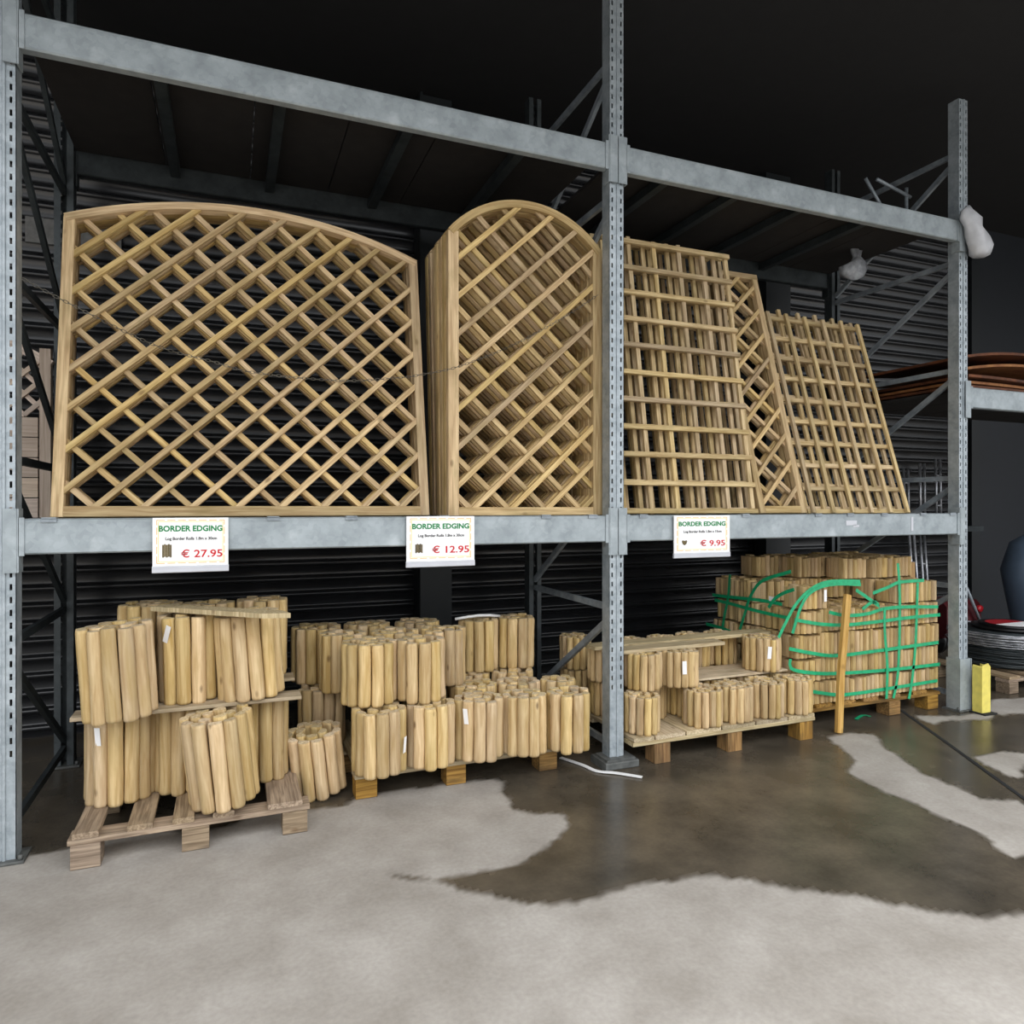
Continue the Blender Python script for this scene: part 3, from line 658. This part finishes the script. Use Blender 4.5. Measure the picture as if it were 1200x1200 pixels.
board(2.74,3.52,.08,.19,0.560,.022,'shorter weathered plank lying on the right pallet, front one','plank',rz=.01)

# ---------------------------------------------------------------- pallets
def pallet(x0,x1,y0,y1,h,label,boards,mat='pallet',bm='block',blocks=None,rz=0,front_low=True):
    t=thing('pallet',label,'pallet',(x0,y0,0),(0,0,rz),'wooden pallets on the floor'); w,d=x1-x0,y1-y0
    for (a,c) in boards:
        b=MB(); b.box(((a+c)/2-x0,d/2,h-.011),(c-a,d,.022),bev=.003); b.build('deck_board',M[mat],t)
    for y in(.05,d/2,d-.05):
        b=MB(); b.box((w/2,y,h-.034),(w,.1,.022),bev=.003); b.build('stringer_board',M[mat],t)
        for bx in (blocks or (x0+.06,(x0+x1)/2,x1-.06)):
            b=MB(); b.box((bx-x0,y,(h-.045)/2),(.1,.1,h-.047),bev=.004); b.build('block',M[bm],t)
    return t
pallet(.21,1.10,-.215,.9,.14,'grey wooden pallet under the tall log rolls, its front boards bare',[(.225,.315),(.41,.50),(.57,.65),(.72,.80),(.93,1.07)],bm='pallet')
pallet(1.33,2.56,.03,.85,.14,'wooden pallet under the medium log rolls',[(1.34,1.43),(1.47,1.59),(1.65,1.77),(1.83,1.95),(2.01,2.13),(2.19,2.31),(2.40,2.54)],mat='plank',blocks=(1.385,1.83,2.335))
t=pallet(2.77,4.03,-.105,.9,.152,'wooden pallet under the short edging rolls right of the slotted post',[(2.775,2.90),(2.91,3.10),(3.11,3.34),(3.35,3.58),(3.59,3.82),(3.83,4.025)],mat='plank',blocks=(2.955,3.44,3.965))
pallet(4.04,5.31,.05,.9,.14,'wooden pallet under the green-strapped stack',[(4.02,4.15),(4.2,4.33),(4.4,4.53),(4.6,4.73),(4.8,4.93),(5.05,5.18)],mat='block',blocks=(4.10,4.88,5.24))
b=MB(); b.box((0,0,.02),(.14,.06,.04),(0,.15,.4),bev=.003); tag(b.build('wood_scrap',M['block'],None,(3.57,.14,.0)),'broken wood scrap on the wet floor under the right pallet','wood scrap')

# ---------------------------------------------------------------- strapped stack
def bundle_mesh(w,d,h,seed,n=5,rows=3):
    rr=random.Random(seed); b=MB(); sw=w/n
    for j in range(rows):
        for i in range(n):
            x=-w/2+sw*(i+.5); y=-d/2+d*(j+.5)/rows; q=.0 if rr.random()<.8 else rr.uniform(.004,.012); hh=h-rr.uniform(.002,.02)
            r_=sw*.48; fr=-1 if j<rows/2 else 1; dd=d/rows*.48
            prof=[(x-r_,y-fr*dd),(x+r_,y-fr*dd)]+[(x+r_*math.cos(a_),y+fr*(dd*.2+dd*.8*math.sin(a_))-fr*q) for a_ in [math.pi*k/6 for k in range(7)]]
            if fr<0: prof=prof[::-1]
            V=[(a_,c_,0) for a_,c_ in prof]+[(a_,c_,hh) for a_,c_ in prof]; m=len(prof)
            b.add(V,[tuple((k,(k+1)%m,m+(k+1)%m,m+k)) for k in range(m)]+[tuple(range(m-1,-1,-1)),tuple(range(m,2*m))],[(p[0],p[1],p[2]) for p in V])
    m_=b.mesh('edging_bundle'); m_.materials.append(M['edging']); return m_
BH=.150
BM=[bundle_mesh(.205,.19,BH-.004,s,n=[5,4,6,5][s%4]) for s in range(8)]
ordw=['leftmost','second-from-left','third-from-left','third-from-right','second-from-right','rightmost']; lay=['bottom layer','second layer','third layer','fourth layer','fifth layer','top layer']
def bundle(x,y,z,label,rz=0):
    o=link('edging_bundle',R.choice(BM),None,None,(x+R.uniform(-.008,.008),y+R.uniform(-.018,.014),z),(0,0,rz+R.uniform(-.03,.03))); tag(o,label,'edging bundle','edging bundles in the green-strapped stack'); return o
for l in range(6):
    z=.142+l*BH
    for r_ in range(4):
        for c in range(6):
            vis=(r_==0 or c==0 or l>=3 or c==5 and l>=2)
            if l==4 and not (c>=4 or (r_>=2)): continue
            if l==5 and not ((c>=3 and r_==1) or (c>=2 and r_==2) or (c==5 and r_==1) or r_==3 and c>=1): continue
            if not vis: continue
            x=4.135+c*.215+ (.008 if l%2 else 0); y=.155+r_*.2
            rowt='' if r_==0 else ', '+['','second','third','rear'][r_]+' row back'
            bundle(x,y,z,('%s edging bundle in the %s of the green-strapped stack%s'%(ordw[c],lay[l],rowt)) if r_==0 else ('%s bundle of the %s in the strapped stack%s'%(ordw[c],lay[l],rowt)),0 if (c or r_==0) else math.pi/2)
o=bundle(4.215,.145,.142+4*BH,'single white-tagged edging bundle standing loose on top of the strapped stack')
link('price_tag',TAGM,None,o,(.07,-.1,.08),(0,0,-math.pi/2+.1))['label']='small white price tag'
b=MB(); b.tube([(4.245,-.08,.0),(4.30,-.045,.35),(4.405,.0,.83)],0,flat=(.045,.024,(0,-1,0))); tag(b.build('stake',M['stake']),'yellow wooden stake leaning upright against the strapped stack','stake')
b=MB(); b.box((4.028,.25,.79),(.002,.055,.03)); tag(b.build('label_card',M['paper']),'white card label on the shaded left side of the strapped stack','label card')
STRAPS=[
('lowest green strap across the front of the strapped stack',(0,-1,0),[(3.996,0.045,0.270),(4.230,0.045,0.215),(4.431,0.045,0.184),(4.806,0.045,0.185),(5.306,0.045,0.195)]),
('green strap second from the bottom across the strapped stack front',(0,-1,0),[(3.982,0.045,0.449),(3.996,0.045,0.385),(4.216,0.045,0.339),(4.504,0.045,0.319),(4.884,0.045,0.308),(5.306,0.045,0.306)]),
('green strap third from the bottom across the strapped stack front',(0,-1,0),[(3.969,0.045,0.514),(4.146,0.045,0.473),(4.358,0.045,0.440),(4.729,0.045,0.444),(5.306,0.045,0.458)]),
('green strap crossing the front just below the stake top',(0,-1,0),[(4.009,0.045,0.690),(4.216,0.045,0.650),(4.431,0.045,0.631),(4.729,0.045,0.635),(4.963,0.045,0.643),(5.306,0.045,0.646)]),
('uppermost green strap across the right front, looped at its end',(0,-1,0),[(4.287,0.045,0.721),(4.431,0.045,0.691),(4.616,0.045,0.692),(4.768,0.045,0.716),(4.963,0.045,0.717),(5.290,0.045,0.700)]),
('green strap hanging down the right front, left of two others',(0,-1,0),[(4.768,0.045,0.722),(4.768,0.045,0.565),(4.791,0.045,0.338),(4.783,0.045,0.103)]),
('green strap hanging down the right front from the top layer',(0,-1,0),[(4.900,0.045,1.010),(4.916,0.045,0.839),(4.916,0.045,0.555),(4.900,0.045,0.272),(4.853,0.045,0.096)]),
('green strap hanging down the right front, nearest the rack post',(0,-1,0),[(5.084,0.045,0.872),(5.076,0.045,0.705),(5.060,0.045,0.430),(5.027,0.045,0.204),(4.995,0.045,0.081)]),
('green strap sloping from the loose bundle to the right top corner',(0,-1,0),[(4.669,0.045,0.822),(4.806,0.045,0.855),(4.916,0.045,0.884),(5.149,0.045,0.887)]),
('twisted green strap end sticking out right of the stake',(0,-1,0),[(4.502,0.030,0.853),(4.599,0.030,0.800),(4.712,0.030,0.733),(4.651,0.030,0.769),(4.547,0.030,0.720)]),
('broad green strap looping over the loose bundle down to the front left',(0,-1,0),[(3.882,0.045,0.588),(3.942,0.045,0.683),(4.009,0.045,0.774),(4.098,0.045,0.849),(4.202,0.045,0.897),(4.323,0.045,0.914),(4.563,0.045,0.904)]),
('thin green strap looping over the loose bundle beside the broad one',(0,-1,0),[(3.989,0.045,0.607),(4.023,0.045,0.694),(4.064,0.045,0.781),(4.133,0.045,0.852),(4.252,0.045,0.890),(4.395,0.045,0.895),(4.578,0.045,0.882)]),
('green strap along the shaded left side, upper one',(-1,0,0),[(4.030,0.853,0.746),(4.030,0.712,0.751),(4.030,0.535,0.760),(4.030,0.329,0.769),(4.030,0.139,0.766)]),
('green strap along the shaded left side, lower one',(-1,0,0),[(4.030,0.825,0.713),(4.030,0.666,0.708),(4.030,0.450,0.696),(4.030,0.251,0.690),(4.030,0.102,0.690)]),
('green strap standing upright on the shaded left side',(-1,0,0),[(4.030,0.657,0.912),(4.030,0.676,0.749),(4.030,0.712,0.624),(4.030,0.740,0.511)]),
('green strap bowed up over the rear left of the strapped stack',(-1,0,0),[(4.015,0.534,0.546),(4.015,0.474,0.688),(4.015,0.433,0.779),(4.015,0.351,0.879),(4.015,0.250,0.928),(4.015,0.123,0.967),(4.015,0.051,0.989)]),
('thin green strap bowed behind the loose bundle on the left',(-1,0,0),[(4.015,0.257,0.734),(4.015,0.197,0.802),(4.015,0.108,0.851),(4.015,0.016,0.882)]),
('green strap low on the shaded left side above the long plank',(-1,0,0),[(4.015,0.893,0.530),(4.015,0.740,0.530),(4.015,0.621,0.519)]),
('loose green strap end lying on the floor below the strapped stack',(0,0,1),[(4.555,0.070,0.004),(4.679,0.120,0.004),(4.689,0.056,0.004)])]
for si,(lb,nrm,pts) in enumerate(STRAPS):
    b=MB(); P=[q+Vector(nrm)*(.0022*(si%6)+.001) for q in resample(pts,.03)]; b.tube(P,0,flat=(.022,.0016,nrm)); tag(b.build('strap',M['green']),lb,'strap','green straps around the edging stack')

# ---------------------------------------------------------------- small things on the floor and at the sides
b=MB(); b.tube(resample([(2.47,.16,.006),(2.53,.02,.006),(2.56,-.085,.006),(2.64,-.15,.007),(2.735,-.245,.006)],.02),0,flat=(.022,.005,(0,0,1))); tag(b.build('plastic_strip',M['white']),'white plastic strip lying on the wet floor beside the middle post','strip')
t=thing('post_guard','yellow steel post guard standing in front of the right rack post','post guard',(5.475,-.15,0))
b=MB(); b.prism([(-.042,.0),(.042,.0),(.042,.31),(.02,.335),(-.036,.325),(-.042,.31)],-.006,.0); b.prism([(-.042,.0),(-.036,.0),(-.036,.32),(-.042,.31)],0,.06); b.prism([(.036,.0),(.042,.0),(.042,.31),(.036,.32)],0,.06); b.build('guard_plate',M['yellow'],t)
b=MB(); b.box((0,.02,.004),(.12,.12,.008)); b.build('foot_plate',M['hole'],t)
# plastic bag at the head of the right post
def blob(name,mat,pts_r,sub=2,seed=0,amp=.02,sc=9):
    import bmesh
    bm=bmesh.new()
    prev=None; rings=[]
    n=20
    b=MB()
    P=[Vector(p) for p,_ in pts_r]
    V=[];F=[]
    for i,(p,rv) in enumerate(pts_r):
        for k in range(n):
            a_=2*math.pi*k/n; v=Vector((p[0]+rv[0]*math.cos(a_),p[1]+rv[1]*math.sin(a_),p[2])); 
            d=Vector((math.cos(a_),math.sin(a_),0))*(noise.noise(v*sc+Vector((seed,0,0)))*amp+noise.noise(v*sc*2.7)*amp*.5); V.append(v+d)
    for i in range(len(pts_r)-1):
        for k in range(n): F.append((i*n+k,i*n+(k+1)%n,(i+1)*n+(k+1)%n,(i+1)*n+k))
    F.append(tuple(range(n-1,-1,-1))); F.append(tuple((len(pts_r)-1)*n+k for k in range(n)))
    b.add(V,F,None,.5,smooth=True); bm.free(); return b.build(name,mat)
o=blob('plastic_bag',M['bag'],[((5.47,-.11,3.07),(.05,.03)),((5.465,-.12,3.09),(.085,.05)),((5.46,-.12,3.14),(.09,.055)),((5.44,-.12,3.20),(.085,.055)),((5.41,-.12,3.26),(.08,.05)),((5.37,-.115,3.31),(.07,.04)),((5.34,-.11,3.36),(.045,.03)),((5.36,-.105,3.40),(.012,.012))],amp=.03,sc=14)
tag(o,'crumpled white plastic bag tied at the head of the right rack post','plastic bag')
o=blob('plastic_bag',M['film'],[((5.05,.55,3.06),(.02,.02)),((5.06,.55,3.09),(.09,.05)),((5.08,.55,3.15),(.12,.06)),((5.10,.55,3.2),(.08,.05)),((5.1,.55,3.24),(.03,.03)),((5.1,.55,3.293),(.05,.03))],amp=.04,sc=12,seed=5)
tag(o,'limp grey plastic sheet scrap hanging under the dark upper deck','plastic sheet')
# stock on the upper deck, right end
t=thing('tube_trestle','grey tubular trestle lying on the upper deck at its right end','trestle',(5.0,.3,3.32))
for (p,q) in(((-.2,0,.02),(.36,0,.17)),((-.2,.25,.02),(.36,.25,.17)),((-.05,-.05,.34),(.34,.0,.30)),((.30,0,.02),(.30,0,.36)),((.1,0,.13),(-.1,.0,.36))):
    b=MB(); b.tube([p,q],.012,8); b.build('tube',M['brace'],t)
# rusty mesh mats on the far right bay
for k,(z,mat,dz,lb) in enumerate(((2.212,'rust',.0,'dark rusty steel mat at the bottom of the pile in the far right bay'),(2.236,'rustl',.008,'orange rusty steel mat second in the pile in the far right bay'),(2.266,'rust',.016,'dark rusty steel mat third in the pile in the far right bay'),(2.31,'rustl',.03,'orange rusty steel mat third from the top in the far right bay'),(2.39,'rust',.036,'uppermost rusty steel mat in the far right bay'))):
    b=MB(); V=[];F=[];nx_=16; x0,x1=5.47,7.6; y0,y1=.0-.04*(k==2),.98
    for i in range(nx_+1):
        f=i/nx_; x=x0+(x1-x0)*f; zz=z+dz*math.sin(f*6+1)*.7+.10*(k>2)*max(0,math.sin(f*3.0))
        for (y,e) in((y0,0),(y1,0),(y1,.018),(y0,.018)): V.append((x,y,zz+e+0))
    for i in range(nx_):
        for e in range(4): F.append((i*4+e,i*4+(e+1)%4,i*4+4+(e+1)%4,i*4+4+e))
    F+=[(0,3,2,1),tuple(nx_*4+e for e in range(4))]
    b.add(V,F); tag(b.build('steel_mat',M[mat]),lb,'steel mat','rusty steel mats in the far right bay')
# wire coils on a pallet at the right edge
t=pallet(6.1,7.05,.10,.75,.13,'dark pallet under the wire coils at the right edge',[(6.11,6.23),(6.33,6.45),(6.55,6.67),(6.9,7.02)],bm='pallet')
def coil(name,label,c,r0,r1,n,mat,dz=.013,wr=.007):
    t=thing(name,label,'wire coil',c,group='wire coils on the right pallet')
    b=MB()
    for k in range(n):
        rr=r0+(r1-r0)*R.random(); ring=[(rr*math.cos(a_)+R.uniform(-.004,.004),rr*math.sin(a_)+R.uniform(-.004,.004),.01+k*dz+R.uniform(-.003,.003)) for a_ in [2*math.pi*q/40 for q in range(40)]]; ring.append(ring[0]); b.tube(ring,wr,6,cap=False)
    b.build('windings',M[mat],t); return t
t=coil('wire_coil','thick grey wire coil at the bottom of the pile at the right edge',(6.58,.45,.135),.33,.36,13,'dull',.0125)
b=MB(); b.tube([(0,0,.002),(0,0,.155)],.325,36); b.build('core',M['dull'],t)
t=coil('wire_coil','bright silver wire coil lying on the thick grey coil at the right edge',(6.58,.44,.30),.34,.40,9,'wire',.011,.006)
b=MB(); b.tube([(0,0,.002),(0,0,.1)],.33,36); b.build('core',M['dull'],t)
t=thing('cable_reel','flat black reel with a red and white label on top of the wire coils','reel',(6.62,.42,.412))
b=MB(); b.tube([(0,0,0),(0,0,.018)],.27,40); b.tube([(0,0,.018),(0,0,.034)],.22,40); disc=b.build('disc',M['black'],t)
b=MB(); b.prism([(.17*math.cos(a_),.17*math.sin(a_)) for a_ in [math.pi*k/20 for k in range(21)]],.0345,.0365,axis='z'); b.build('red_label',M['red'],disc)
b=MB(); b.prism([(.17*math.cos(a_),.17*math.sin(a_)) for a_ in [math.pi+math.pi*k/20 for k in range(21)]],.0345,.0365,axis='z'); b.build('white_label',M['paper'],disc)
# clutter behind the right frame
def rods(label,x,y,z0,z1,lean=.10):
    t=thing('tube_rack',label,'metal stand',(x,y,z0),group='silver tube stands behind the right frame')
    for dx in(0,.06):
        b=MB(); b.tube([(dx,0,0),(dx-lean*(z1-z0),0,z1-z0)],.012,8); b.build('tube',M['wire'],t)
    for f in(.3,.75):
        b=MB(); b.tube([(-lean*f*(z1-z0),0,f*(z1-z0)),(.06-lean*f*(z1-z0),0,f*(z1-z0))],.009,8); b.build('rung',M['wire'],t)
    return t
rods('pair of silver tubes leaning left of the stub of wood behind the strapped stack',6.70,1.3,0,1.16)
rods('pair of silver tubes leaning next to the right rack post behind the plastic heap',7.12,1.52,0,1.10)
for k in range(3): rods(['dim silver tubes standing far back right of the end trellis stack, left pair','dim silver tubes standing far back right of the end trellis stack, middle pair','dim silver tubes standing far back right of the end trellis stack, right pair'][k],6.75+.22*k,1.48,1.2,1.75+.05*k,.02)
b=MB(); b.box((6.75+.22,1.45,1.17),(1.2,.35,.05)); tag(b.build('side_shelf',M['dull']),'dark metal shelf far back carrying the dim silver tubes','shelf')
b=MB(); b.box((5.86,.70,.47),(.055,.03,.94),(0,-.02,0)); tag(b.build('stub_post',M['stake']),'short wooden post standing behind the right corner of the strapped stack','wooden post')
o=blob('film_heap',M['film'],[((5.82,1.05,.0),(.2,.2)),((5.82,1.05,.15),(.22,.2)),((5.80,1.05,.35),(.2,.18)),((5.81,1.05,.55),(.19,.16)),((5.82,1.05,.68),(.16,.12)),((5.82,1.05,.74),(.05,.05))],amp=.09,sc=7,seed=3)
tag(o,'crumpled heap of clear plastic film behind the right rack post','plastic heap')
t=thing('barrow','dark red machine with a grey handle in the gloom right of the rack','machine',(7.10,1.22,0))
b=MB(); b.box((0,.1,.34),(.46,.36,.34),bev=.05); b.build('body',M['dred'],t)
b=MB(); b.tube([(.19,-.07,.43),(.19,-.11,.43)],.03,16); b.build('red_knob',M['red'],t)
b=MB(); b.tube([(-.09,-.14,.70),(.17,-.12,.30)],.014,8); b.build('handle',M['brace'],t)
for sx in(-.17,.17):
    b=MB(); b.tube([(sx-.03,.1,.13),(sx+.03,.1,.13)],.13,20); b.build('wheel',M['black'],t)
o=blob('plastic_drum',M['bluegrey'],[((7.70,.9,.0),(.10,.10)),((7.70,.9,.25),(.16,.16)),((7.68,.9,.55),(.22,.2)),((7.66,.9,.80),(.26,.22)),((7.70,.9,1.05),(.20,.18)),((7.72,.9,1.15),(.05,.05))],amp=.01,sc=4,seed=2)
tag(o,'blue-grey covered bulky item at the right photo edge','covered item')

# ---------------------------------------------------------------- light and camera
w=bpy.data.worlds.new('overcast_sky'); SC.world=w; w.use_nodes=True; nt=w.node_tree; nt.nodes.clear(); L=nt.links.new
out=nt.nodes.new('ShaderNodeOutputWorld'); bg=nt.nodes.new('ShaderNodeBackground'); L(bg.outputs[0],out.inputs[0])
tc=nt.nodes.new('ShaderNodeTexCoord'); sx=nt.nodes.new('ShaderNodeSeparateXYZ'); L(tc.outputs['Generated'],sx.inputs[0])
mr=nt.nodes.new('ShaderNodeMapRange'); L(sx.outputs['Z'],mr.inputs[0]); mr.inputs[1].default_value=0; mr.inputs[2].default_value=1; mr.inputs[3].default_value=.22; mr.inputs[4].default_value=1.5
mu=nt.nodes.new('ShaderNodeMix'); mu.data_type='RGBA'; L(mr.outputs[0],mu.inputs['Factor']); mu.inputs[6].default_value=(.86,.90,.95,1); mu.inputs[7].default_value=(.97,.98,1,1)
L(mu.outputs[2],bg.inputs['Color']); L(mr.outputs[0],bg.inputs['Strength'])
cam=bpy.data.cameras.new('camera'); co=bpy.data.objects.new('camera',cam); COL.objects.link(co); SC.camera=co
cam.sensor_width=36; cam.sensor_fit='HORIZONTAL'; cam.lens=36*819/1200; cam.shift_y=-7/1200; cam.clip_end=200
co.location=(.785,-3.306,1.39); co.rotation_euler=(rad(90),0,-rad(21.95))
SC.view_settings.view_transform='Standard'; SC.view_settings.look='None'; SC.view_settings.gamma=1; SC.view_settings.use_curve_mapping=False
SC.view_settings.exposure=2.05
SC.cycles.max_bounces=6; SC.cycles.use_denoising=True
